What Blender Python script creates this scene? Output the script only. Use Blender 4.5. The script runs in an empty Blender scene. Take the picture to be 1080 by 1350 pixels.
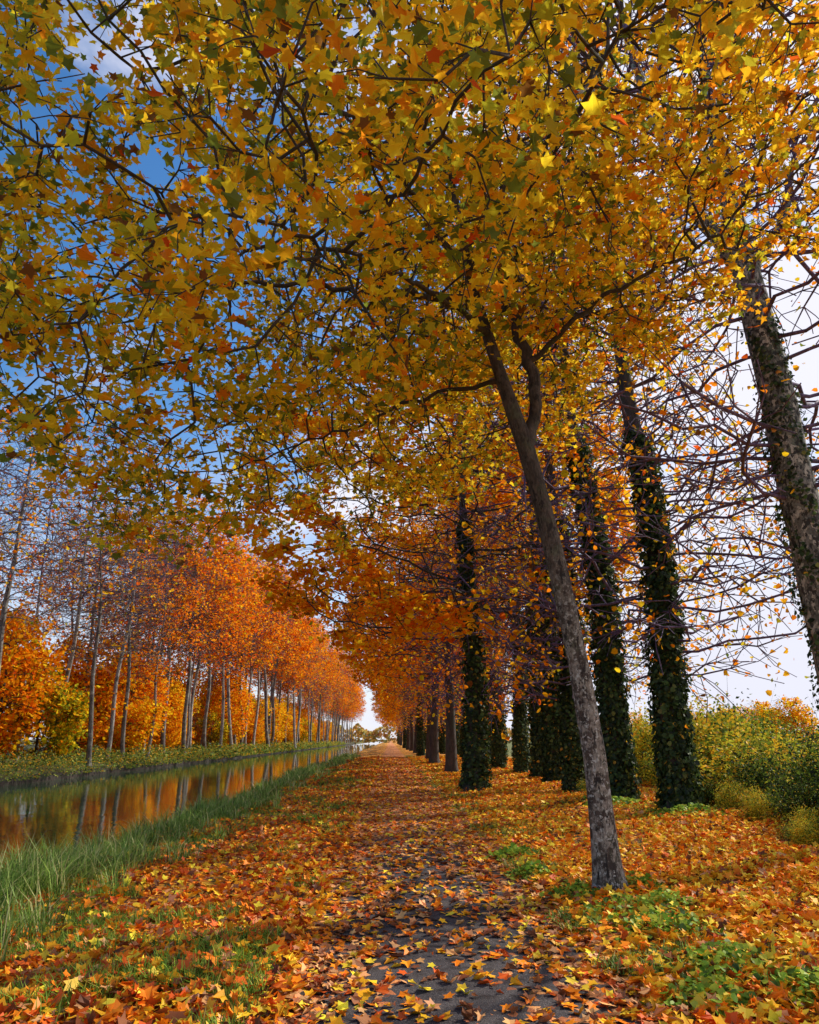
import bpy, math, numpy as np
from mathutils import Vector
R=np.random.default_rng(7)
scene=bpy.context.scene
SUN_AZ=math.radians(58); SUN_EL=math.radians(38)

# ---------------------------------------------------------------- helpers
def nrm(a):
    return a/np.maximum(np.linalg.norm(a,axis=-1,keepdims=True),1e-9)
class Acc:
    def __init__(s): s.v=[];s.l=[];s.sz=[];s.m=[];s.c=[];s.sm=[];s.n=0
    def add(s,v,faces,mat,col,smooth=False):
        v=np.asarray(v,dtype=np.float32).reshape(-1,3); faces=np.asarray(faces,dtype=np.int64)
        s.v.append(v); s.l.append((faces+s.n).ravel()); k=faces.shape[1]
        s.sz.append(np.full(len(faces),k)); s.m.append(np.full(len(faces),mat)); s.sm.append(np.full(len(faces),smooth))
        c=np.ones((len(v),4),dtype=np.float32); c[:,:3]=col; s.c.append(c); s.n+=len(v)
    def mesh(s,name,mats):
        me=bpy.data.meshes.new(name)
        v=np.concatenate(s.v); l=np.concatenate(s.l); sz=np.concatenate(s.sz)
        me.vertices.add(len(v)); me.vertices.foreach_set('co',v.ravel())
        me.loops.add(len(l)); me.loops.foreach_set('vertex_index',l.astype(np.int32))
        me.polygons.add(len(sz)); st=np.concatenate([[0],np.cumsum(sz)[:-1]])
        me.polygons.foreach_set('loop_start',st.astype(np.int32))
        me.polygons.foreach_set('loop_total',sz.astype(np.int32))
        me.polygons.foreach_set('material_index',np.concatenate(s.m).astype(np.int32))
        me.polygons.foreach_set('use_smooth',np.concatenate(s.sm).astype(bool))
        ca=me.color_attributes.new('col','FLOAT_COLOR','POINT')
        ca.data.foreach_set('color',np.concatenate(s.c).ravel())
        for m in mats: me.materials.append(m)
        me.update(calc_edges=True); me.validate()
        return me
def place(name,me,loc=(0,0,0),rot=0,sc=1.0,tilt=(0,0)):
    o=bpy.data.objects.new(name,me); scene.collection.objects.link(o)
    o.location=loc; o.rotation_euler=(tilt[0],tilt[1],rot)
    o.scale=(sc,sc,sc) if np.isscalar(sc) else sc
    return o

MAPLE=np.array([[0,0,0],[0,1,-.12],[.42,-.03,.08],[.33,.2,.05],[.60,.52,.07],[.22,.57,.03],[-.42,-.03,.08],[-.33,.2,.05],[-.60,.52,.07],[-.22,.57,.03]])
MAPLE_F=np.array([[0,2,3,4,5,1],[0,1,9,8,7,6]])
OVAL=np.array([[0,0,0],[.30,.4,.06],[0,1,-.05],[-.30,.4,.06]]); OVAL_F=np.array([[0,1,2,3]])
WIDE=np.array([[0,0,0],[.45,.15,.06],[.42,.6,.04],[0,1,-.05],[-.42,.6,.04],[-.45,.15,.06]]); WIDE_F=np.array([[0,1,2,3],[0,3,4,5]])
def leaves(acc,pos,nor,size,col,T,F,mat,rng,curl=None):
    N=len(pos)
    if N==0:return
    nor=nrm(nor); t=nrm(np.cross(nor,rng.normal(size=(N,3)))); b=np.cross(nor,t)
    s=np.asarray(size).reshape(-1,1,1)
    Tz=np.broadcast_to(T[None,:,2:3],(N,len(T),1))
    if curl is not None: Tz=Tz*curl.reshape(-1,1,1)
    wx=rng.uniform(.75,1.15,(N,1,1))
    v=pos[:,None,:]+s*(T[None,:,0:1]*wx*t[:,None,:]+(T[None,:,1:2]-.4)*b[:,None,:]+Tz*nor[:,None,:])
    k=len(T); f=(F[None]+ (np.arange(N)*k)[:,None,None]).reshape(-1,F.shape[1])
    acc.add(v,f,mat,np.repeat(col,k,axis=0))
def fnoise(p,seed,sc):
    r=np.random.default_rng(seed); out=0
    for i in range(5):
        k=r.normal(size=p.shape[1])*sc*(1+.6*i); out=out+np.sin(p@k+r.uniform(0,6.3))/(1+.4*i)
    return out/2.2
def palette(cols,w,N,rng,jit=.18):
    cols=np.array(cols); w=np.asarray(w,float)
    if w.ndim==1: idx=rng.choice(len(cols),N,p=w/w.sum())
    else:
        cw=np.cumsum(w/w.sum(1,keepdims=True),axis=1); idx=(rng.random((N,1))>cw).sum(1).clip(0,len(cols)-1)
    c=cols[idx]*rng.uniform(1-jit,1+jit,(N,1))*rng.uniform(.93,1.07,(N,3))
    return np.clip(c,0,.95)

# ---------------------------------------------------------------- materials
def newmat(n):
    m=bpy.data.materials.new(n); m.use_nodes=True; nt=m.node_tree; nt.nodes.clear()
    o=nt.nodes.new('ShaderNodeOutputMaterial'); return m,nt,o
def N(nt,t,**k):
    n=nt.nodes.new(t)
    for a,b in k.items(): setattr(n,a,b)
    return n
def mixc(nt,f,a,b,bt='MIX'):
    n=nt.nodes.new('ShaderNodeMix'); n.data_type='RGBA'; n.blend_type=bt
    for s,val in ((0,f),(6,a),(7,b)):
        if hasattr(val,'links') or hasattr(val,'is_linked'): nt.links.new(val,n.inputs[s])
        else: n.inputs[s].default_value=val if s==0 else (*val,1)
    return n.outputs[2]
def mth(nt,op,a,b=0.0,c=None,clamp=False):
    n=nt.nodes.new('ShaderNodeMath'); n.operation=op; n.use_clamp=clamp
    for i,val in enumerate((a,b,c)):
        if val is None: continue
        if hasattr(val,'is_linked'): nt.links.new(val,n.inputs[i])
        else: n.inputs[i].default_value=val
    return n.outputs[0]
def noise(nt,vec,sc,det=4,rough=.6):
    n=nt.nodes.new('ShaderNodeTexNoise'); n.inputs['Scale'].default_value=sc; n.inputs['Detail'].default_value=det; n.inputs['Roughness'].default_value=rough
    nt.links.new(vec,n.inputs['Vector']); return n.outputs['Fac']
def ramp(nt,f,stops):
    n=nt.nodes.new('ShaderNodeValToRGB'); nt.links.new(f,n.inputs[0]); e=n.color_ramp.elements
    while len(e)<len(stops): e.new(.5)
    for i,(p,c) in enumerate(stops): e[i].position=p; e[i].color=(*c,1)
    return n.outputs[0]
def sstep(nt,v,a,b):
    n=nt.nodes.new('ShaderNodeMapRange'); n.interpolation_type='SMOOTHSTEP'; nt.links.new(v,n.inputs[0])
    n.inputs[1].default_value=a; n.inputs[2].default_value=b; return n.outputs[0]

def leafmat(name,trans=.45,gl=.06,gam=.85):
    m,nt,o=newmat(name)
    a=N(nt,'ShaderNodeAttribute',attribute_name='col')
    d=N(nt,'ShaderNodeBsdfDiffuse'); nt.links.new(a.outputs['Color'],d.inputs[0]); out=d.outputs[0]
    if trans>0:
        t=N(nt,'ShaderNodeBsdfTranslucent')
        g2=N(nt,'ShaderNodeGamma'); g2.inputs[1].default_value=gam; nt.links.new(a.outputs['Color'],g2.inputs[0]); nt.links.new(g2.outputs[0],t.inputs[0])
        m1=N(nt,'ShaderNodeMixShader'); m1.inputs[0].default_value=trans; nt.links.new(out,m1.inputs[1]); nt.links.new(t.outputs[0],m1.inputs[2]); out=m1.outputs[0]
    if gl>0:
        g=N(nt,'ShaderNodeBsdfGlossy'); g.inputs['Roughness'].default_value=.45
        m2=N(nt,'ShaderNodeMixShader'); m2.inputs[0].default_value=gl; nt.links.new(out,m2.inputs[1]); nt.links.new(g.outputs[0],m2.inputs[2]); out=m2.outputs[0]
    nt.links.new(out,o.inputs[0]); return m
LEAF=leafmat('autumn_leaf',.64,.01,.8); FLEAF=leafmat('autumn_leaf_far',.52,.0,.85); LITTER=leafmat('fallen_leaf',0,.02); GREEN=leafmat('green_leaf',.3,.02)

def barkmat(name,c1,c2,c3,scale=6,patch=False,bump=.6,lichen=None):
    m,nt,o=newmat(name); tc=N(nt,'ShaderNodeTexCoord'); mp=N(nt,'ShaderNodeMapping'); mp.inputs['Scale'].default_value=(1,1,.35) if not patch else (1,1,.7)
    nt.links.new(tc.outputs['Object'],mp.inputs[0]); v=mp.outputs[0]
    n1=noise(nt,v,scale,6,.65); n2=noise(nt,v,scale*5,5,.7); n3=noise(nt,tc.outputs['Object'],scale*.4,3)
    c=mixc(nt,sstep(nt,n1,.38,.62),c1,c2); c=mixc(nt,sstep(nt,n3,.5,.65),c,c3)
    if lichen:
        sp=N(nt,'ShaderNodeSeparateXYZ'); nt.links.new(tc.outputs['Object'],sp.inputs[0])
        lo=sstep(nt,sp.outputs[2],4.4,1.8); n6=noise(nt,tc.outputs['Object'],9,5,.65)
        c=mixc(nt,mth(nt,'MULTIPLY',lo,sstep(nt,n6,.44,.54)),c,lichen)
        n7=noise(nt,tc.outputs['Object'],20,4,.65); c=mixc(nt,mth(nt,'MULTIPLY',lo,sstep(nt,n7,.55,.60)),c,(.56,.57,.52))
        n8=noise(nt,v,16,4,.7); c=mixc(nt,sstep(nt,n8,.54,.61),c,(.018,.014,.012))
    if patch:
        n4=noise(nt,v,scale*2.2,3,.5); c=mixc(nt,sstep(nt,n4,.53,.57),c,(.46,.44,.37))
        n5=noise(nt,v,scale*3.1,3,.5); c=mixc(nt,sstep(nt,n5,.53,.57),c,(.035,.035,.03))
    c=mixc(nt,sstep(nt,n2,.35,.6),mixc(nt,.6,c,(.02,.015,.012)),c)
    b=N(nt,'ShaderNodeBsdfPrincipled'); nt.links.new(c,b.inputs['Base Color']); b.inputs['Roughness'].default_value=.85
    bp=N(nt,'ShaderNodeBump'); bp.inputs['Strength'].default_value=bump; bp.inputs['Distance'].default_value=.03
    nt.links.new(mth(nt,'ADD',n2,n1),bp.inputs['Height']); nt.links.new(bp.outputs[0],b.inputs['Normal'])
    nt.links.new(b.outputs[0],o.inputs[0]); return m
BARK_M=barkmat('maple_bark',(.05,.036,.028),(.12,.09,.07),(.085,.085,.05),9,False,1.0,(.33,.30,.25))
BARK_P=barkmat('plane_bark',(.13,.13,.11),(.24,.24,.21),(.10,.12,.08),5,True,.4)
BARK_L=barkmat('pale_bark',(.30,.27,.24),(.45,.42,.38),(.14,.13,.12),4,False,.4)
BARK_L2=barkmat('grey_brown_bark',(.10,.08,.07),(.20,.18,.155),(.32,.30,.26),4,False,.4)
BARK_D=barkmat('dark_bark',(.035,.026,.02),(.075,.055,.045),(.04,.045,.025),6)
BARK_T=barkmat('violet_fringe_twig_bark',(.11,.065,.14),(.20,.13,.25),(.08,.05,.09),6)  # purple fringe of twigs against bright sky, painted into the bark colour
BARK_TL=barkmat('warm_grey_twig_bark',(.12,.085,.09),(.22,.17,.17),(.09,.06,.06),6)

# ---------------------------------------------------------------- tree skeletons
def resample(pl,d):
    pl=np.array(pl,float); out=[pl[0]]
    for a,b in zip(pl[:-1],pl[1:]):
        n=max(1,int(np.linalg.norm((b-a)[:3])/d))
        for i in range(1,n+1): out.append(a+(b-a)*i/n)
    return np.array(out)
def skeleton(rng,trunk,limbs,A,step,dk,iters=70,tw=3,twl=.5,r0=.006,p=2.3,up=.05,wob=.0,res=.25,twd=.1):
    t=resample(trunk,res)
    if wob>0:
        z=t[:,2]; t[:,0]+=wob*np.sin(z*.55+rng.uniform(0,6)); t[:,1]+=wob*np.sin(z*.7+rng.uniform(0,6))
    P=[x[:3] for x in t]; par=[-1]+list(range(len(t)-1)); rf=list(t[:,3])
    for l in limbs:
        l=resample(l,res*1.3); l[1:-1,:3]+=rng.normal(size=(len(l)-2,3))*.03
        q=np.array(P); j=int(np.argmin(np.linalg.norm(q-l[0,:3],axis=1)))
        for x in l[1:]:
            P.append(x[:3]); par.append(j); rf.append(x[3]); j=len(P)-1
    nfix=len(P)
    P=np.array(P); ch=np.zeros(len(P),int)
    for q in par:
        if q>=0: ch[q]+=1
    D=np.linalg.norm(A[:,None]-P[None],axis=2); idx=D.argmin(1); dm=D.min(1)
    for it in range(iters):
        if len(A)==0: break
        u=np.unique(idx); acc=np.zeros((len(P),3)); np.add.at(acc,idx,nrm(A-P[idx]))
        d=nrm(nrm(acc[u])+rng.normal(size=(len(u),3))*.18+np.array([0,0,up]))
        newp=P[u]+step*d
        ok=ch[u]<3
        dd=np.linalg.norm(newp[:,None]-P[None],axis=2).min(1); ok&=dd>.45*step
        if not ok.any():
            keep=rng.random(len(A))>.3; A=A[keep]; idx=idx[keep]; dm=dm[keep]; continue
        u=u[ok]; newp=newp[ok]; base=len(P)
        P=np.concatenate([P,newp]); par+=list(u); np.add.at(ch,u,1); ch=np.concatenate([ch,np.zeros(len(u),int)])
        d2=np.linalg.norm(A[:,None]-newp[None],axis=2); j=d2.argmin(1); m=d2.min(1); b=m<dm
        dm=np.where(b,m,dm); idx=np.where(b,base+j,idx)
        k=dm>dk; A=A[k]; idx=idx[k]; dm=dm[k]
    par=np.array(par); n=len(P)
    cnt=np.ones(n)
    for i in range(n-1,-1,-1):
        if par[i]>=0: cnt[par[i]]+=cnt[i]
    tips=[i for i in range(nfix,n) if cnt[i]<=4]
    newP=[];newpar=[]
    for i in tips:
        d0=P[i]-P[par[i]]; d0=d0/np.linalg.norm(d0)
        for k in range(tw):
            d=d0+rng.normal(size=3)*.75; d[2]+=twd; d/=np.linalg.norm(d); L=twl*rng.uniform(.5,1.2)
            a=P[i]+d*L*.5; d=d+rng.normal(size=3)*.3; d/=np.linalg.norm(d); b=a+d*L*.5
            newP+= [a,b]; newpar+=[i,n+len(newP)-2]
    if newP: P=np.concatenate([P,np.array(newP)]); par=np.concatenate([par,np.array(newpar)])
    n2=len(P); s=np.zeros(n2); r=np.zeros(n2)
    for i in range(n2-1,-1,-1):
        r[i]=max(s[i],r0**p)**(1/p)
        if i<nfix: r[i]=rf[i]
        if par[i]>=0: s[par[i]]+=r[i]**p
    for i in range(nfix,n2): r[i]=min(r[i],r[par[i]]*.95)
    return dict(P=P,par=par,r=r,n=n,nfix=nfix,nt=len(t))
def tubes(acc,sk,S,mat_thick,mat_thin,thr,flare=0.0,rough=0.0,rng=None):
    P,par,r=sk['P'],sk['par'],sk['r'].copy(); n=len(P)
    fr=np.zeros((n,3)); T=np.zeros((n,3))
    for i in range(n):
        q=par[i]
        if q<0: T[i]=nrm(P[i+1]-P[i]); u=np.array([1.,0,0])
        else: T[i]=nrm(P[i]-P[q]); u=fr[q]
        u=u-T[i]*np.dot(u,T[i])
        if np.linalg.norm(u)<1e-3: u=np.cross(T[i],[0.3,.5,.8])
        fr[i]=u/np.linalg.norm(u)
    main=-np.ones(n,int); best=np.zeros(n)
    for i in range(n):
        q=par[i]
        if q>=0 and (r[i]+(10 if i<sk['nt'] else 0))>best[q]: best[q]=r[i]+(10 if i<sk['nt'] else 0); main[q]=i
    ang=np.arange(S)*2*np.pi/S
    def rings(c,f,t,rad):
        w=np.cross(t,f); k=rad[:,None]*np.ones((1,S))
        if rough>0:
            k=k*(1+rough*(np.sin(ang*3+c[:,2:3]*1.3)+.6*np.sin(ang*5-c[:,2:3]*2.1+1)+.5*np.sin(ang*2+c[:,2:3]*4)))
        if flare>0:
            h=np.maximum(c[:,2:3],0); k=k*(1+flare*np.exp(-h/.22)*(1+.35*np.sin(ang*4+.7)))
        return c[:,None]+k[...,None]*(np.cos(ang)[None,:,None]*f[:,None]+np.sin(ang)[None,:,None]*w[:,None])
    V=rings(P,fr,T,r).reshape(-1,3)
    side=np.array([i for i in range(n) if par[i]>=0 and main[par[i]]!=i],int)
    mn=np.array([i for i in range(n) if par[i]>=0 and main[par[i]]==i],int)
    V2=rings(P[par[side]],fr[side],T[side],np.minimum(r[side]*1.25,r[par[side]])).reshape(-1,3) if len(side) else np.zeros((0,3))
    a=np.concatenate([par[mn]*S,n*S+np.arange(len(side))*S]); b=np.concatenate([mn*S,side*S]); rr=np.concatenate([r[mn],r[side]])
    j=np.arange(S); k=(j+1)%S
    F=np.stack([a[:,None]+j,a[:,None]+k,b[:,None]+k,b[:,None]+j],axis=2)
    allV=np.concatenate([V,V2]); th=rr>thr
    acc.add(allV,F[th].reshape(-1,4),mat_thick,(.2,.2,.2),True)
    nb=acc.n-len(allV)
    F2=F[~th].reshape(-1,4)
    acc.l.append((F2+nb).ravel()); acc.sz.append(np.full(len(F2),4)); acc.m.append(np.full(len(F2),mat_thin)); acc.sm.append(np.full(len(F2),True))
def ellipsoid(rng,n,c,rad,shell=.0):
    p=nrm(rng.normal(size=(n,3)))*(rng.random((n,1))**(1/3)*(1-shell)+shell); return p*np.array(rad)+np.array(c)
def tree_leaves(acc,sk,rng,count,spread,size,pal,w,T,F,mat,tilt=.5,flat=.6,wfun=None,seed=1,clump=.0,keep=None):
    P=sk['P']; cand=np.arange(sk['n'],len(P))
    if clump>0:
        f=fnoise(P[cand],seed,.66/clump); cand=cand[f>-.15]
    i=rng.choice(cand,count); pos=P[i]+rng.normal(size=(count,3))*np.array([1,1,flat])*spread
    if keep is not None: pos=pos[keep(pos)]; count=len(pos)
    nor=np.array([0,0,1.])+rng.normal(size=(count,3))*tilt
    ww=w if wfun is None else wfun(pos)
    col=palette(pal,ww,count,rng)
    leaves(acc,pos,nor,rng.uniform(.55,1.2,count)*size,col,T,F,mat,rng,curl=rng.uniform(.3,3,count))
def ivy(acc,sk,rng,z0,z1,count,mat,thick=.16,size=.085,sparse=False):
    t=slice(0,sk['nt']); P=sk['P'][t]; r=sk['r'][t]
    z=z0+(z1-z0)*rng.random(count)**1.15; x=np.interp(z,P[:,2],P[:,0]); y=np.interp(z,P[:,2],P[:,1]); rr=np.interp(z,P[:,2],r)
    a=rng.uniform(0,2*np.pi,count)
    lump=.5+.5*np.sin(a*2+z*1.7)*np.sin(z*2.3+a)+.35*np.sin(z*5.1+a*3)
    if sparse:
        m=(lump+.3*np.sin(a*5+z*3.3)>.6); z,x,y,rr,a,lump=[q[m] for q in (z,x,y,rr,a,lump)]; count=len(z)
    rad=rr+thick*rng.random(count)*np.clip(.35+lump,.1,1.6)
    pos=np.stack([x+np.cos(a)*rad,y+np.sin(a)*rad,z],1)
    nor=np.stack([np.cos(a),np.sin(a),np.full(count,.35)],1)+rng.normal(size=(count,3))*.45
    col=palette([(.03,.055,.014),(.06,.10,.022),(.014,.028,.009),(.18,.19,.035),(.6,.3,.02)],[5,4,3,.7,.15],count,rng,.3)
    leaves(acc,pos,nor,rng.uniform(.5,1.2,count)*size,col,WIDE,WIDE_F,mat,rng)

YEL=(.95,.60,.012); GOLD=(.95,.41,.007); OLI=(.46,.40,.012); GRN=(.15,.19,.015); ORA=(.95,.24,.005); RED=(.68,.085,.006); BRN=(.2,.07,.012); PAL=[YEL,GOLD,OLI,GRN,ORA,RED,BRN]

# ---------------------------------------------------------------- ground
PX=.42
xs=[-3000,-80,-30,-20,-18.8,-18.55,-18.5,-17,-7.5,-5.9,-5.1,-4.4,-2.6,-1.1,-.75,PX,1.6,2.0,4,8,11,16,60,3000]
zs=[ .6,.5,.3,.12,.02,-.12,-1.8,-2.1,-2.1,-1.1,-.35,-.16,-.08,.03,0,.03,0,.03,.05,.1,-.1,-.35,-.3,.3]
def gz(x,y):
    x=np.asarray(x,float); y=np.asarray(y,float)
    b=np.interp(x,xs,zs); off=np.clip((np.abs(x-PX)-1.1)/1.5,0,1)*((x>-5)|(x<-19))
    return b+off*.05*(np.sin(x*1.3+y*.7)+np.sin(y*1.1-x*.6+1)+.6*np.sin(x*3.1)*np.sin(y*2.3))
def build_ground():
    gx=np.unique(np.round(np.concatenate([np.linspace(-3000,-80,12),np.linspace(-80,-21,20),np.arange(-21,-18,.25),[-18.55,-18.5],np.linspace(-18,-7,8),np.arange(-7,12,.2),np.linspace(12,60,30),np.linspace(60,3000,12)]),3))
    gy=np.unique(np.round(np.concatenate([np.linspace(-200,-10,10),np.arange(-10,40,.3),np.arange(40,120,2),np.linspace(120,600,30),np.linspace(600,4000,10)]),3))
    X,Y=np.meshgrid(gx,gy); V=np.stack([X,Y,gz(X,Y)],2).reshape(-1,3); w=len(gx)
    i=np.arange(len(gy)-1)[:,None]*w+np.arange(w-1)[None]; i=i.ravel()
    a=Acc(); a.add(V,np.stack([i,i+1,i+w+1,i+w],1),0,(.3,.2,.1),True)
    m,nt,o=newmat('leaf_covered_ground'); g=N(nt,'ShaderNodeNewGeometry'); pos=g.outputs['Position']
    sp=N(nt,'ShaderNodeSeparateXYZ'); nt.links.new(pos,sp.inputs[0]); x=sp.outputs[0]
    vo=N(nt,'ShaderNodeTexVoronoi'); vo.inputs['Scale'].default_value=14; nt.links.new(pos,vo.inputs['Vector'])
    vs=N(nt,'ShaderNodeSeparateColor'); nt.links.new(vo.outputs['Color'],vs.inputs[0])
    n1=noise(nt,pos,1.1,4); n2=noise(nt,pos,5,4); n3=noise(nt,pos,60,3)
    litV=ramp(nt,vs.outputs[0],[(0,(.12,.04,.012)),(.2,(.55,.15,.018)),(.5,(.82,.27,.02)),(.75,(.9,.42,.03)),(1,(.93,.56,.06))])
    litP=ramp(nt,vs.outputs[0],[(0,(.14,.05,.03)),(.3,(.46,.15,.055)),(.6,(.7,.25,.09)),(.85,(.8,.37,.12)),(1,(.88,.52,.15))])
    grit=noise(nt,pos,160,2,.5)
    path=mixc(nt,n3,(.032,.028,.03),(.095,.08,.082)); path=mixc(nt,sstep(nt,grit,.6,.68),path,(.28,.25,.24)); path=mixc(nt,sstep(nt,n2,.5,.7),path,(.025,.019,.018))
    dx=mth(nt,'ABSOLUTE',mth(nt,'SUBTRACT',x,PX)); dxn=mth(nt,'ADD',dx,mth(nt,'MULTIPLY',mth(nt,'SUBTRACT',n2,.5),.9))
    cover=mth(nt,'ADD',mth(nt,'MULTIPLY',dx,.35),mth(nt,'MULTIPLY',n1,.5))
    far=sstep(nt,sp.outputs[1],8,22); cover=mth(nt,'ADD',cover,mth(nt,'MULTIPLY',far,.6))
    cv=mth(nt,'GREATER_THAN',mth(nt,'ADD',cover,mth(nt,'MULTIPLY',vs.outputs[1],.5)),.86)
    pcol=mixc(nt,cv,path,litP)
    soil=mixc(nt,n3,(.05,.03,.018),(.11,.065,.035))
    grass=mixc(nt,n3,(.05,.09,.015),(.13,.18,.03))
    gm=sstep(nt,noise(nt,pos,.8,5),.48,.6)
    vcol=mixc(nt,mth(nt,'GREATER_THAN',vs.outputs[1],.25),soil,litV)
    left=sstep(nt,x,-1.0,-3.2)
    gmask=mth(nt,'MULTIPLY',gm,mth(nt,'ADD',.3,mth(nt,'MULTIPLY',left,.5)))
    vcol=mixc(nt,gmask,vcol,grass)
    farleft=sstep(nt,x,-4.2,-5.0); vcol=mixc(nt,farleft,vcol,mixc(nt,n2,(.05,.07,.02),(.12,.09,.03)))
    farright=sstep(nt,x,9,16); vcol=mixc(nt,farright,vcol,mixc(nt,n1,(.08,.12,.03),(.2,.18,.05)))
    c=mixc(nt,sstep(nt,dxn,.9,1.3),pcol,vcol)
    b=N(nt,'ShaderNodeBsdfPrincipled'); nt.links.new(c,b.inputs['Base Color']); b.inputs['Roughness'].default_value=.85; b.inputs['Specular IOR Level'].default_value=.2
    bp=N(nt,'ShaderNodeBump'); bp.inputs['Strength'].default_value=.7; bp.inputs['Distance'].default_value=.03
    nt.links.new(mth(nt,'ADD',mth(nt,'MULTIPLY',vs.outputs[2],sstep(nt,dxn,.5,1.2)),mth(nt,'MULTIPLY',n3,.6)),bp.inputs['Height']); nt.links.new(bp.outputs[0],b.inputs['Normal'])
    nt.links.new(b.outputs[0],o.inputs[0])
    place('ground',a.mesh('ground',[m]))
build_ground()
def build_water():
    a=Acc(); a.add([(-18.9,-200,-.55),(-4.9,-200,-.55),(-4.9,1500,-.55),(-18.9,1500,-.55)],[[0,1,2,3]],0,(.1,.1,.1))
    m,nt,o=newmat('canal_water'); g=N(nt,'ShaderNodeNewGeometry'); mp=N(nt,'ShaderNodeMapping'); mp.inputs['Scale'].default_value=(1,.45,1); nt.links.new(g.outputs['Position'],mp.inputs[0])
    b=N(nt,'ShaderNodeBsdfPrincipled'); b.inputs['Base Color'].default_value=(.03,.085,.035,1); b.inputs['Roughness'].default_value=.01; b.inputs['IOR'].default_value=1.9; b.inputs['Specular IOR Level'].default_value=1.0
    h=mth(nt,'ADD',mth(nt,'MULTIPLY',noise(nt,mp.outputs[0],1.6,3),1.0),mth(nt,'MULTIPLY',noise(nt,mp.outputs[0],7,3),.22))
    bp=N(nt,'ShaderNodeBump'); bp.inputs['Strength'].default_value=.15; bp.inputs['Distance'].default_value=.05; nt.links.new(h,bp.inputs['Height']); nt.links.new(bp.outputs[0],b.inputs['Normal'])
    nt.links.new(b.outputs[0],o.inputs[0]); place('canal_water',a.mesh('canal_water',[m]))
build_water()
def build_wall():
    ys=np.arange(5,420,.22); zig=np.where(np.arange(len(ys))%2==0,0,.07); top=-.16+.03*np.sin(ys*.9)+.02*np.sin(ys*2.7)
    x=-18.42-zig
    V=np.concatenate([np.stack([x,ys,np.full_like(ys,-1.2)],1),np.stack([x,ys,top],1),np.stack([np.full_like(ys,-18.75),ys,top+.01],1)])
    n=len(ys); i=np.arange(n-1); F=np.concatenate([np.stack([i,i+1,i+n+1,i+n],1),np.stack([i+n,i+n+1,i+2*n+1,i+2*n],1)])
    a=Acc(); a.add(V,F,0,(.1,.1,.1)); place('canal_retaining_wall',a.mesh('canal_retaining_wall',[BARK_D]))
build_wall()

# ---------------------------------------------------------------- hero maple
def hero():
    rng=np.random.default_rng(11)
    bx,by=2.33,8.77
    tr=[(2.36,by,-.1,.155),(2.33,by,.15,.145),(2.27,by,1.4,.13),(2.16,by,2.38,.12),(2.0,by,3.44,.118),(1.83,by,4.37,.112),(1.66,by,5.1,.11),(1.36,by-.05,6.1,.082),(1.05,by-.1,7.25,.066),(.85,by-.3,8.3,.05),(.6,by-.6,9.6,.03)]
    limbs=[[(1.67,by,5.05,.1),(1.80,by+.05,5.5,.08),(1.77,by+.1,6.3,.076),(1.45,by+.1,7.6,.065),(1.5,by,8.6,.045),(1.7,by-.1,10,.03)],
      [(1.10,by-.1,7.1,.06),(.2,8.5,7.05,.042),(-.9,8.3,7.0,.032),(-2.3,7.9,6.85,.02),(-3.2,7.5,6.3,.012)],
      [(1.05,by-.1,7.3,.05),(.2,7.5,7.85,.035),(-1.3,6.0,8.6,.02)],
      [(1.25,by-.1,6.6,.04),(.3,7.4,6.5,.03),(-1.2,6.0,6.2,.018)],
      [(1.5,by,8.4,.04),(2.2,7.8,9.4,.03),(3.0,7.2,10.2,.018)],
      [(1.77,by+.1,6.3,.04),(2.6,8.3,6.9,.03),(4.0,7.8,7.5,.018)],
      [(1.45,by,7.3,.04),(1.9,7.2,7.9,.03),(2.2,5.6,8.3,.018)],
      [(1.1,by-.1,7.1,.04),(.4,10,7.6,.03),(-.8,11.5,7.8,.018)],
      [(1.4,by,6.0,.035),(.6,9.2,6.0,.025),(-.8,9.6,5.6,.016),(-2.2,9.8,5.1,.01)],
      [(1.5,by,7.6,.04),(2.4,10,8,.03),(3.4,11.2,8.3,.018)]]
    A=ellipsoid(rng,6000,(.5,8.2,6.9),(5.1,5.1,5.9))
    rr=np.hypot((A[:,0]-1.4),(A[:,1]-8.5)*.9)
    zmin=np.where(A[:,0]<1.2,5.65-.30*np.clip(1.2-A[:,0],0,4.2)-.07*rr,5.7+.45*(A[:,0]-1.2))
    A=A[(A[:,2]>zmin)]
    lay=fnoise(A*np.array([.5,.5,1.9]),5,1.15); A=A[lay>-.3]
    A=A[~((A[:,0]<-2.3)&(A[:,2]>7.3)&(rng.random(len(A))<.75))][:2500]
    sk=skeleton(rng,tr,limbs,A,.3,.32,iters=60,tw=3,twl=.42,r0=.0042,p=2.25,up=.02,res=.12)
    a=Acc(); tubes(a,sk,10,0,1,.075,flare=.45,rough=.03)
    def wf(p):
        f=fnoise(p,21,.7)[:,None]; g=fnoise(p,22,1.3)[:,None]
        right=np.clip((p[:,0:1]-1.6)/3,0,1); top=np.clip((p[:,2:3]-9)/3,0,1)
        inner=np.exp(-(((p[:,0:1]-1.2)/2)**2))
        low=np.clip((6.2-p[:,2:3])/1.5,0,1)
        return np.concatenate([4.2+0*f,2.3+1.8*right+1.4*np.clip(g,0,1),2.2+1.6*np.clip(f,0,1)-.9*right,1.1+1.3*np.clip(f,0,1)+inner*.2-.5*right,.38+1.5*right+.4*top+.5*low,.10+.2*right,.28+0*f],1).clip(.02,9)
    def kp(p):
        f=fnoise(p*np.array([1,1,1.6]),77,1.05)
        return (f>-.45)|(rng.random(len(p))<.25)
    tree_leaves(a,sk,rng,52000,.13,.110,PAL,None,MAPLE,MAPLE_F,2,tilt=.65,flat=.55,wfun=wf,keep=kp)
    place('maple_tree',a.mesh('maple_tree',[BARK_M,BARK_D,LEAF]))
hero()

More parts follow.
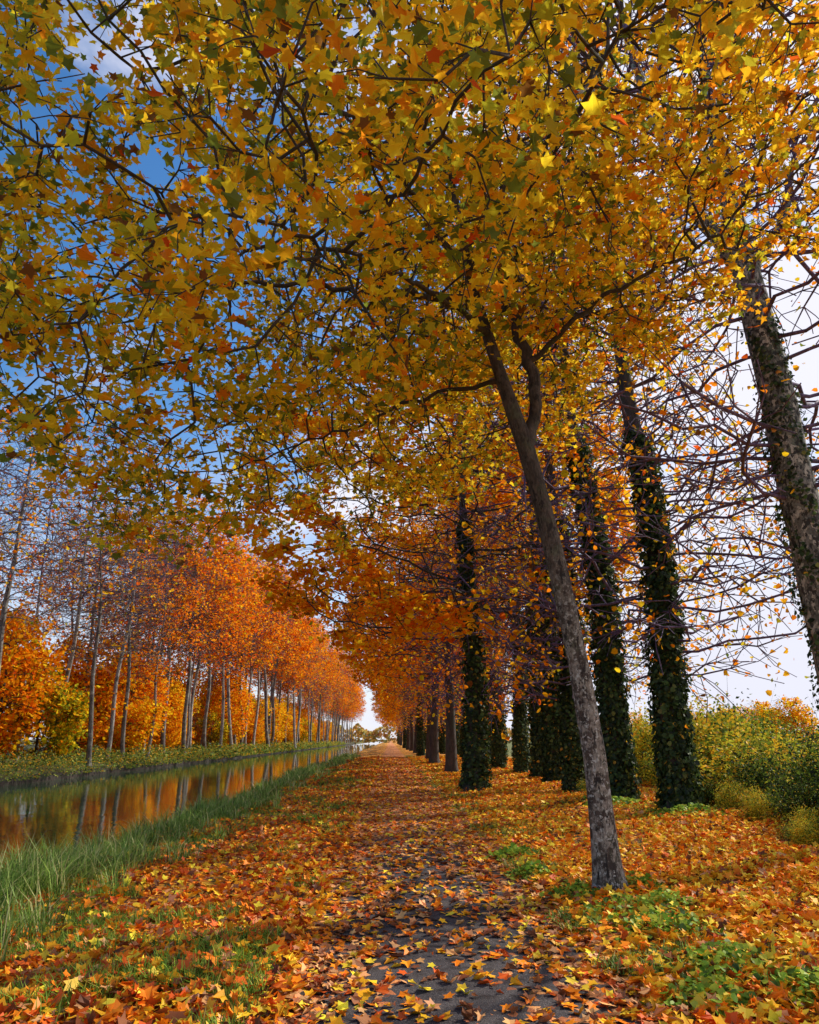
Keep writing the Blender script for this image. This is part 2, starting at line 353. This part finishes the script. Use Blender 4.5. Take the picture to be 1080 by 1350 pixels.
# ---------------------------------------------------------------- row maples (orange) along the path
def maple_template(seed,ivyon,pal_w,nl=12000,S=8):
    rng=np.random.default_rng(seed)
    tr=[(0,0,-.1,.3),(0,0,.3,.27),(.05,0,3,.2),(-.1,.05,6,.16),(-.1,0,9,.1),(0,0,11.5,.04)]
    A=ellipsoid(rng,1400,(-.8,0,8.4),(5.7,5.6,4.8)); A=A[A[:,2]>4.7-.22*np.hypot(A[:,0],A[:,1])*1.0]; A=A[fnoise(A*np.array([.5,.5,1.5]),seed,.9)>-.3]
    sk=skeleton(rng,tr,[],A,.5,.6,iters=50,tw=3,twl=.6,r0=.007,p=2.3,wob=.06)
    a=Acc(); tubes(a,sk,S,0,0,.03,flare=.3,rough=.03)
    tree_leaves(a,sk,rng,nl,.22,.18,PAL,pal_w,WIDE,WIDE_F,1,tilt=.6,flat=.5,clump=1.5,seed=seed)
    if ivyon: ivy(a,sk,rng,.0,8,6000,2,.16,.1)
    return a.mesh('maple_tree_b',[BARK_D,FLEAF,GREEN])
M1=maple_template(31,True,[1.6,4,.3,.05,4.6,.3,.2],15000); M2=maple_template(32,False,[.4,3,.1,.0,6.5,.8,.2]); M3=maple_template(33,False,[1.5,4,.3,.1,4,.3,.2])
rr=np.random.default_rng(3)
row=[(2.65,25),(3.1,40),(3.0,52),(3.2,64),(3.1,78),(3.2,94),(3.1,112),(3.2,132),(3.1,155),(3.2,180),(3.1,210),(3.1,245),(3.1,285)]
for i,(x,y) in enumerate(row):
    me=[M1,M2,M2,M3][i%4] if i else M1
    place('maple_tree',me,(x,y,float(gz(x,y))),.1 if i==0 else rr.uniform(0,6.28),(1.18,1.1,1.08) if i<1 else rr.uniform(1.05,1.35))

# ---------------------------------------------------------------- tall planes, right row
def plane_template(seed,ivyz,nl,lean=(0,0),bark=None,hi=24,base=7.5,rad=4.2,tr0=.3,pal_w=(2,4,.5,.2,4,.3,.6),tw=4,clump=1.0,size=.19,S=7,low=True,iv=11000,limbs=[],trunk=None,nA=700,wob=.1,sparse=False,twd=.1,thr=.07,twig=None,ith=.2,isz=.11):
    rng=np.random.default_rng(seed); lx,ly=lean
    tr=trunk or [(0,0,-.1,tr0*1.1),(0,0,.4,tr0),(lx*.3,ly*.3,4,tr0*.88),(lx*.7,ly*.7,9,tr0*.72),(lx,ly,13,tr0*.5),(lx,ly,17,tr0*.33),(lx,ly,hi-1,.04)]
    A=ellipsoid(rng,nA,(lx,ly,(base+hi)/2+1),(rad,rad,(hi-base)/2))
    if low:
        B=ellipsoid(rng,nA//3,(lx+1.5,ly,base-1.2),(rad*1.1,rad*1.1,3.8)); B=B[(np.hypot(B[:,0],B[:,1])>1.6)&(B[:,2]>2.6)]; A=np.concatenate([A,B])
    sk=skeleton(rng,tr,limbs,A,.7,.8,iters=55,tw=tw,twl=1.1,r0=.009,p=2.35,up=.08,wob=wob,twd=twd)
    a=Acc(); tubes(a,sk,S,0,1,thr,flare=.3,rough=.03)
    if nl: tree_leaves(a,sk,rng,nl,.32,size,PAL,list(pal_w),WIDE,WIDE_F,2,tilt=.8,flat=.7,clump=clump,seed=seed)
    if ivyz: ivy(a,sk,rng,0,ivyz,iv,3,ith,isz,sparse)
    return a.mesh('plane',[bark or BARK_D,twig or BARK_T,FLEAF,GREEN])
near_tr=[(.45,0,-.1,.42),(.42,0,.4,.36),(.35,0,2,.33),(.22,0,4.5,.30),(.0,0,7,.28),(-.25,.0,9,.25),(-.35,0,9.8,.22),(-.45,.1,11.5,.15),(-.3,.2,14,.11),(0,.2,18,.06),(0,0,21,.03)]
near_l=[[(-.35,0,9.6,.16),(-1.2,0,11.2,.12),(-1.6,.2,13.5,.09),(-2.0,.4,17,.05)],[(-.3,0,9.3,.10),(.6,.2,10.6,.08),(1.4,.3,13,.05)]]
PN=plane_template(41,8.5,4200,bark=BARK_P,trunk=near_tr,limbs=near_l,S=14,iv=5600,sparse=True,base=9,rad=5,clump=0,low=True,nA=1000,size=.11,twd=-.1,pal_w=(2,3,1,.5,3.5,.7,1.5),ith=.09,isz=.075)
place('plane_tree',PN,(6.55,11.6,.05),0,1)
PI=[plane_template(51,9,5000,(-.45,0),twd=-.1,size=.13,clump=0,pal_w=(2,4,1,.3,4.5,.6,1)),plane_template(52,10,5000,(-.7,.3),rad=4.8,twd=-.1,size=.14,clump=0),plane_template(53,9,2400,(.2,-.2),tr0=.27)]
rowp=[(6.55,17.8),(6.0,20.4),(6.0,25.2),(6.1,28.6),(6.2,32.5)]+[(6.2,37+i*6) for i in range(12)]+[(6.2,110+i*9) for i in range(12)]
for i,(x,y) in enumerate(rowp):
    place('ivy_covered_plane_tree',PI[i%3 if i>1 else i],(x+(rr.normal()*.12 if i>1 else 0),y,float(gz(x,y))),[.0,.0][i] if i<2 else rr.uniform(0,6.28),1.0 if i<2 else rr.uniform(.9,1.1))

# ---------------------------------------------------------------- left bank trees
orp=(.3,2.2,.1,0,6,1.8,.4)
LB=[plane_template(61,0,400,(.5,.3),BARK_L2,hi=20,base=5.5,rad=4.4,tr0=.21,low=False,tw=4,S=5,nA=600,wob=.08,thr=.05,twig=BARK_TL),
    plane_template(62,0,5200,(-.5,.3),BARK_L2,hi=23,base=7,rad=5.2,tr0=.22,low=False,pal_w=orp,clump=1.6,size=.28,S=5,nA=520,wob=.12,tw=3,twig=BARK_TL),
    plane_template(63,0,2800,(.3,-.5),BARK_L,hi=21,base=6,rad=4.6,tr0=.18,low=False,pal_w=(.2,1.2,.1,0,6,3,.4),clump=2,size=.26,S=5,nA=480,wob=.1,twig=BARK_TL),
    plane_template(64,0,900,(-.3,.4),BARK_L,hi=22,base=7.5,rad=3.8,tr0=.16,low=False,pal_w=(1,3,.2,0,5,1.2,.5),clump=1.5,size=.24,S=5,nA=500,wob=.12,tw=4)]
y=26
k=0
while y<400:
    if y<62: me=LB[[0,3,3,0][k%4]]
    elif y<78: me=LB[[2,0,1,3][k%4]]
    else: me=LB[rr.choice([1,2,1,3])]
    big=np.clip((y-55)/60,0,1)*.38
    place('canal_side_tree',me,(-20.5+rr.normal()*.7,y,.1),rr.uniform(0,6.28),rr.uniform(.72,1.12)+big,(rr.normal()*.035,rr.normal()*.035))
    if k%3!=2: place('canal_side_tree',LB[rr.choice([1,2,3])] if y>60 else LB[rr.choice([0,3])],(-25+rr.normal()*1.5,y+2,.2),rr.uniform(0,6.28),rr.uniform(.8,1.2)+big*.7,(rr.normal()*.03,rr.normal()*.03))
    y+=rr.choice([1.6,3.2,4.5,6.5,8.0])*(1 if y<120 else 1.6); k+=1
def under(seed,pw,h=8):
    rng=np.random.default_rng(seed); tr=[(0,0,-.1,.12),(0,0,2,.09),(.1,0,h*.6,.06),(0,0,h*.9,.02)]
    A=ellipsoid(rng,420,(0,0,h*.56),(2.8,2.8,h*.5)); A=A[A[:,2]>.6]
    sk=skeleton(rng,tr,[],A,.5,.6,iters=40,tw=3,twl=.7,r0=.007); a=Acc(); tubes(a,sk,4,0,0,.03)
    tree_leaves(a,sk,rng,4800,.3,.26,PAL,pw,WIDE,WIDE_F,1,tilt=.8,flat=.7,clump=2,seed=seed)
    return a.mesh('under',[BARK_D,FLEAF])
U=[under(71,[4,4.5,.8,.2,2.0,.2,.2]),under(72,[1.2,4,.3,.1,4.5,.5,.2]),under(73,[2,1,3,2,.4,.1,.3],6)]
y=22
while y<330:
    for xx in (-24,-29,-35):
        if rr.random()<.82: place('understorey_tree',U[rr.choice(3,p=[.42,.42,.16])],(xx+rr.normal()*1.4,y+rr.uniform(-2,2),.15),rr.uniform(0,6.28),rr.uniform(.6,1.3)*(1 if xx>-30 else 1.4))
    y+=4.8 if y<140 else 9
def distant():
    rng=np.random.default_rng(88); a=Acc(); n=9000
    x=rng.uniform(-160,150,n); H=11+5*fnoise(np.stack([x,x*0],1),5,.09)+2.5*fnoise(np.stack([x,x*0],1),6,.4)
    gap=np.exp(-((x+10)/9)**2)*.5; z=H*(1-gap)*rng.random(n)**.7; y=430+rng.uniform(-8,8,n)
    leaves(a,np.stack([x,y,z],1),rng.normal(size=(n,3))+[0,-.6,.6],rng.uniform(.9,2.0,n),palette([(.6,.3,.06),(.5,.36,.08),(.3,.3,.1),(.4,.17,.06)],[4,3,2,2],n,rng,.25),WIDE,WIDE_F,0,rng)
    place('distant_tree_row',a.mesh('distant_tree_row',[FLEAF]))
distant()

# ---------------------------------------------------------------- bushes right
def bush(seed,pw,cols,n=6500,h=1.0):
    rng=np.random.default_rng(seed); a=Acc()
    c=ellipsoid(rng,26,(0,0,.75),(1.3,1.3,.75)); i=rng.integers(0,26,n)
    pos=c[i]+rng.normal(size=(n,3))*.28; pos[:,2]=np.abs(pos[:,2])*h
    ww=np.array(pw)*np.ones((n,1)); ww[:,2:4]*=np.clip(1+2*fnoise(pos,seed,1.5),.1,4)[:,None]
    col=palette(cols,ww,n,rng,.3); nor=np.array([0,0,.8])+rng.normal(size=(n,3))*.7
    leaves(a,pos,nor,rng.uniform(.6,1.3,n)*.095,col,OVAL,OVAL_F,1,rng)
    for q in range(60):
        e=c[rng.integers(0,26)]+rng.normal(size=3)*.55; e[2]=abs(e[2])+.4; b=np.array([e[0]*.3,e[1]*.3,0]); w=.012
        V=[b+[w,0,0],b+[-w/2,w,0],b+[-w/2,-w,0],e*[1,1,h]]; a.add(V,[[0,1,3],[1,2,3],[2,0,3]],0,(.1,.1,.1))
        m=12; f=rng.random((m,1)); pp=b+(e*[1,1,h]-b)*f+rng.normal(size=(m,3))*.05
        leaves(a,pp,rng.normal(size=(m,3))+[0,0,.5],rng.uniform(.06,.12,m),palette(cols,pw,m,rng,.3),OVAL,OVAL_F,1,rng)
    return a.mesh('bush',[BARK_D,GREEN])
BC=[(.06,.11,.014),(.16,.24,.02),(.54,.52,.03),(.9,.48,.02),(.012,.024,.006)]
B=[bush(81,[4,3,.6,.25,4.5],BC),bush(82,[2,4,3,1.0,1.4],BC),bush(83,[.8,2.4,4,2.8,.6],BC)]
for i in range(100):
    y=rr.uniform(11,60); x=rr.uniform(8.6,11)+rr.random()**2*9+(y-11)*.05
    if y<15.5 and x<8.9: continue
    s=rr.uniform(.55,1.2); place('hedge_bush',B[rr.choice([0,0,1,0,2] if y<22 else [1,2,2,0,1])],(x,y,float(gz(x,y))-.05),rr.uniform(0,6.28),(s*1.2,s*1.2,s*rr.uniform(.8,1.4)))
for i in range(22):
    y=rr.uniform(26,110); x=rr.uniform(15,30)+y*.12; place('understorey_tree',U[rr.choice([0,2])],(x,y,-.3),rr.uniform(0,6.28),rr.uniform(.45,.7))
for (x,y,s) in [(7.6,14.6,.45),(8.2,15.6,.5),(7.4,17.0,.35),(5.4,21,.3),(6.9,19.2,.35),(7.9,12.6,.55),(8.6,14.0,.8),(7.1,13.4,.28),(7.3,18.6,.4),(7.0,15.2,.3),(8.3,17.2,.7),(6.9,11.0,.35),(7.6,13.0,.5),(6.6,12.9,.25)]:
    place('low_bush',B[2 if s<.38 else 0],(x,y,float(gz(x,y))),rr.uniform(0,6.28),s)
def strip(name,x0,x1,y0,y1,n,h,cols,w,size,rngseed,lo=-.2):
    rng=np.random.default_rng(rngseed); y=y0*(y1/y0)**rng.random(n); x=rng.uniform(x0,x1,n)
    f=fnoise(np.stack([x,y],1),rngseed,.9)
    z=np.interp(x,xs,np.maximum(zs,lo))+h*rng.random(n)*(1+.8*f).clip(.1,2.2)
    pos=np.stack([x,y,z],1); a=Acc(); sz=size*rng.uniform(.6,1.3,n)*np.clip(y/40,1,3)
    leaves(a,pos,np.array([0,0,1.])+rng.normal(size=(n,3))*.6,sz,palette(cols,w,n,rng,.3),OVAL,OVAL_F,0,rng)
    place(name,a.mesh(name,[GREEN]))
VC=[(.13,.21,.03),(.32,.36,.045),(.75,.40,.02),(.04,.07,.015)]
strip('bank_vegetation',-21.5,-18.4,22,330,26000,.7,VC,[4,4,2.4,2.4],.13,91)
strip('bank_edge_plants',-18.6,-18.15,20,330,9000,.5,VC,[5,4,1.5,2],.12,93,-.33)
def plants():
    rng=np.random.default_rng(92); a=Acc(); blobs=[(2.15,7.6,.4,420),(2.6,7.8,.3,350),(2.3,6.9,.35,420),(2.35,5.9,.35,420),(2.0,5.35,.25,300),(2.75,5.4,.3,380),(1.9,8.6,.25,250),(1.75,10,.25,250),(2.7,9.0,.25,200),(1.8,11.6,.3,250),(6.2,16.8,.8,700),(5.5,19.4,.8,700)]
    for x,y,r,n in blobs:
        p=rng.normal(size=(n,2))*r*.6+[x,y]; z=gz(p[:,0],p[:,1])+rng.random(n)*.16*np.exp(-((p-[x,y])**2).sum(1)/r/r)+.02
        leaves(a,np.column_stack([p,z]),np.array([0,0,1.])+rng.normal(size=(n,3))*.5,rng.uniform(.025,.065,n)*np.clip(y/8,1,1.5),palette([(.17,.33,.025),(.36,.48,.045),(.07,.14,.02),(.6,.55,.06)],[4,4,2,.8],n,rng,.25),WIDE,WIDE_F,0,rng)
    place('ground_ivy_plants',a.mesh('ground_ivy_plants',[GREEN]))
plants()

# ---------------------------------------------------------------- grass
def grass(acc,x,y,L,w,col,rng,lean=.45):
    n=len(x); a=rng.uniform(0,2*np.pi,n); d=np.stack([np.cos(a),np.sin(a)],1); s=np.stack([-d[:,1],d[:,0]],1)*w[:,None]
    base=np.column_stack([x,y,gz(x,y)-.01]); k=(rng.uniform(.1,1,n)*lean)[:,None]
    def pt(f,sw):
        p=base.copy(); p[:,:2]+=d*(k*L[:,None]*f*f)+s*sw; p[:,2]+=L*f*(1-.25*f*k[:,0]); return p
    V=np.stack([pt(0,-1),pt(0,1),pt(.55,.75),pt(.55,-.75),pt(1,0)],1).reshape(-1,3); b=np.arange(n)*5
    c=np.repeat(col,5,axis=0)
    acc.add(V,np.stack([b,b+1,b+2,b+3],1),0,c)
    F=np.stack([b+3,b+2,b+4],1); acc.l.append((F+acc.n-len(V)).ravel()); acc.sz.append(np.full(n,3)); acc.m.append(np.zeros(n,int)); acc.sm.append(np.zeros(n,bool))
def gpatch(x,y):
    p=np.stack([x,y],1); return fnoise(p,7,1.7)+.5*fnoise(p,17,4.5)-.3*(x+2.6)/2.2
def build_grass():
    rng=np.random.default_rng(95); a=Acc(); G=[(.14,.26,.03),(.30,.44,.08),(.06,.12,.02),(.60,.56,.22)]
    nt_=900; ty=4.6*(90/4.6)**rng.random(nt_); tx=rng.normal(-4.2,.5,nt_); ts=rng.uniform(.3,1.6,nt_)*(1+.5*fnoise(np.stack([tx,ty],1),4,1.2))
    i=rng.integers(0,nt_,36000); n=len(i); x=tx[i]+rng.normal(size=n)*.07; y=ty[i]+rng.normal(size=n)*.07*np.clip(ty[i]/10,1,5)
    m=(x>-5.6)&(x<-2.8)&(ts[i]>.35); x=x[m];y=y[m];i=i[m]; n=len(x)
    sc=np.clip(y/12,1,4); grass(a,x,y,rng.uniform(.16,.5,n)*np.clip(ts[i],.3,1.4),.0055*sc*rng.uniform(.6,1.4,n),palette(G,[4,5,2.5,2.2],n,rng,.3),rng,1.6)
    n=90000; y=4.4*(60/4.4)**rng.random(n); x=rng.uniform(-3.9,-.8,n); m=gpatch(x,y)>.28; x=x[m];y=y[m]; n=len(x)
    grass(a,x,y,rng.uniform(.04,.17,n),.005*np.clip(y/12,1,4),palette([(.16,.30,.025),(.32,.47,.05),(.07,.13,.02),(.6,.5,.1)],[4,4,2,.6],n,rng,.25),rng,1.3)
    n=70000; y=4.4*(80/4.4)**rng.random(n); x=np.where(rng.random(n)<.5,rng.normal(1.95,.35,n),rng.uniform(1.6,8,n)); f=fnoise(np.stack([x,y],1),8,1.1); m=(f>.3)&(x>1.5); x=x[m];y=y[m]; n=len(x)
    grass(a,x,y,rng.uniform(.04,.14,n),.005*np.clip(y/12,1,4),palette(G,[4,4,2,1],n,rng,.25),rng,1.2)
    place('grass',a.mesh('grass',[GREEN]))
build_grass()

# ---------------------------------------------------------------- fallen leaves
def fallen():
    rng=np.random.default_rng(97); a=Acc(); n=210000
    y=4.0*(75/4.0)**rng.random(n); x=rng.uniform(-4.9,11,n)
    dx=np.abs(x-PX-.1); f=fnoise(np.stack([x,y],1),9,1.6)
    pr=np.where(dx<1.2,(.12+.26*dx**1.5+.09*f+.36*np.clip((y-6)/14,0,1)),.6+.2*f)
    pr=np.where(x<-3.4,pr*.8,pr); pr=np.where((dx>.95)&(dx<1.5),.5,pr)
    pr=np.where((x<-.8)&(gpatch(x,y)>.28),pr*.55,pr)
    m=(rng.random(n)<pr)&(np.abs(x)<.8*y+2); x=x[m];y=y[m];dx=dx[m]; n=len(x)
    h=np.where(dx<1.1,.012,.07)*rng.random(n)+.008
    pos=np.column_stack([x,y,gz(x,y)+h])
    W=np.zeros((n,7)); P=[(.95,.64,.045),(.94,.44,.02),(.92,.25,.014),(.66,.11,.015),(.2,.065,.025),(.76,.38,.15),(.46,.18,.08)]
    onp=dx<1.15; lf=x<-.7
    W[:]=[3,4.2,3.6,.9,.8,.4,.4]; W[onp]=[1.2,2.1,2.9,1.6,1.3,2.6,1.9]; W[lf]=[1.4,2.6,3.6,2.8,1.5,.8,1.0]
    col=palette(P,W,n,rng,.25)
    size=rng.uniform(.035,.115,n)*np.clip(y/25,1,1.8)
    tl=np.where(onp,.2,.42)[:,None]
    leaves(a,pos,np.array([0,0,1.])+rng.normal(size=(n,3))*tl,size,col,MAPLE,MAPLE_F,0,rng,curl=rng.uniform(-1,3.8,n))
    place('fallen_leaves',a.mesh('fallen_leaves',[LITTER]))
fallen()

# ---------------------------------------------------------------- sky, sun, camera
w=bpy.data.worlds.new('World'); scene.world=w; w.use_nodes=True; nt=w.node_tree; nt.nodes.clear()
o=N(nt,'ShaderNodeOutputWorld'); bg=N(nt,'ShaderNodeBackground'); bg.inputs[1].default_value=.145
sk=N(nt,'ShaderNodeTexSky'); sk.sky_type='NISHITA'; sk.sun_disc=False; sk.sun_elevation=SUN_EL; sk.sun_rotation=SUN_AZ; sk.air_density=1.0; sk.dust_density=.4; sk.ozone_density=3
hs=N(nt,'ShaderNodeHueSaturation'); hs.inputs['Saturation'].default_value=1.25; hs.inputs['Value'].default_value=1.25; nt.links.new(sk.outputs[0],hs.inputs['Color'])
tc=N(nt,'ShaderNodeTexCoord'); mp=N(nt,'ShaderNodeMapping'); mp.inputs['Scale'].default_value=(1,1,2.2); nt.links.new(tc.outputs['Generated'],mp.inputs[0])
n1=noise(nt,mp.outputs[0],2.6,7,.55); sp=N(nt,'ShaderNodeSeparateXYZ'); nt.links.new(tc.outputs['Generated'],sp.inputs[0])
bias=mth(nt,'ADD',mth(nt,'MULTIPLY',sp.outputs[0],.34),mth(nt,'MULTIPLY',sp.outputs[2],-.10))
cl=sstep(nt,mth(nt,'ADD',n1,bias),.38,.60)
c=mixc(nt,cl,hs.outputs[0],(6.5,6.5,7.4))
hz=mth(nt,'MULTIPLY',sstep(nt,sp.outputs[2],.42,.04),.7)
c=mixc(nt,hz,c,(5.8,5.9,6.8))
nt.links.new(c,bg.inputs[0]); nt.links.new(bg.outputs[0],o.inputs[0])
L=bpy.data.lights.new('sun','SUN'); L.energy=5; L.angle=math.radians(.5); L.color=(1,.93,.80)
so=bpy.data.objects.new('sun',L); scene.collection.objects.link(so)
sd=Vector((math.sin(SUN_AZ)*math.cos(SUN_EL),math.cos(SUN_AZ)*math.cos(SUN_EL),math.sin(SUN_EL))); so.rotation_euler=sd.to_track_quat('Z','Y').to_euler()
cd=bpy.data.cameras.new('camera'); cam=bpy.data.objects.new('camera',cd); scene.collection.objects.link(cam); scene.camera=cam
cd.sensor_fit='VERTICAL'; cd.sensor_height=24; cd.lens=24/2/.675; cd.clip_end=6000; cd.clip_start=.05
cam.location=(0,0,1.6); cam.rotation_euler=(math.radians(90+16.7),0,math.radians(-1.43))
scene.view_settings.view_transform='Standard'; scene.view_settings.look='None'; scene.view_settings.exposure=0
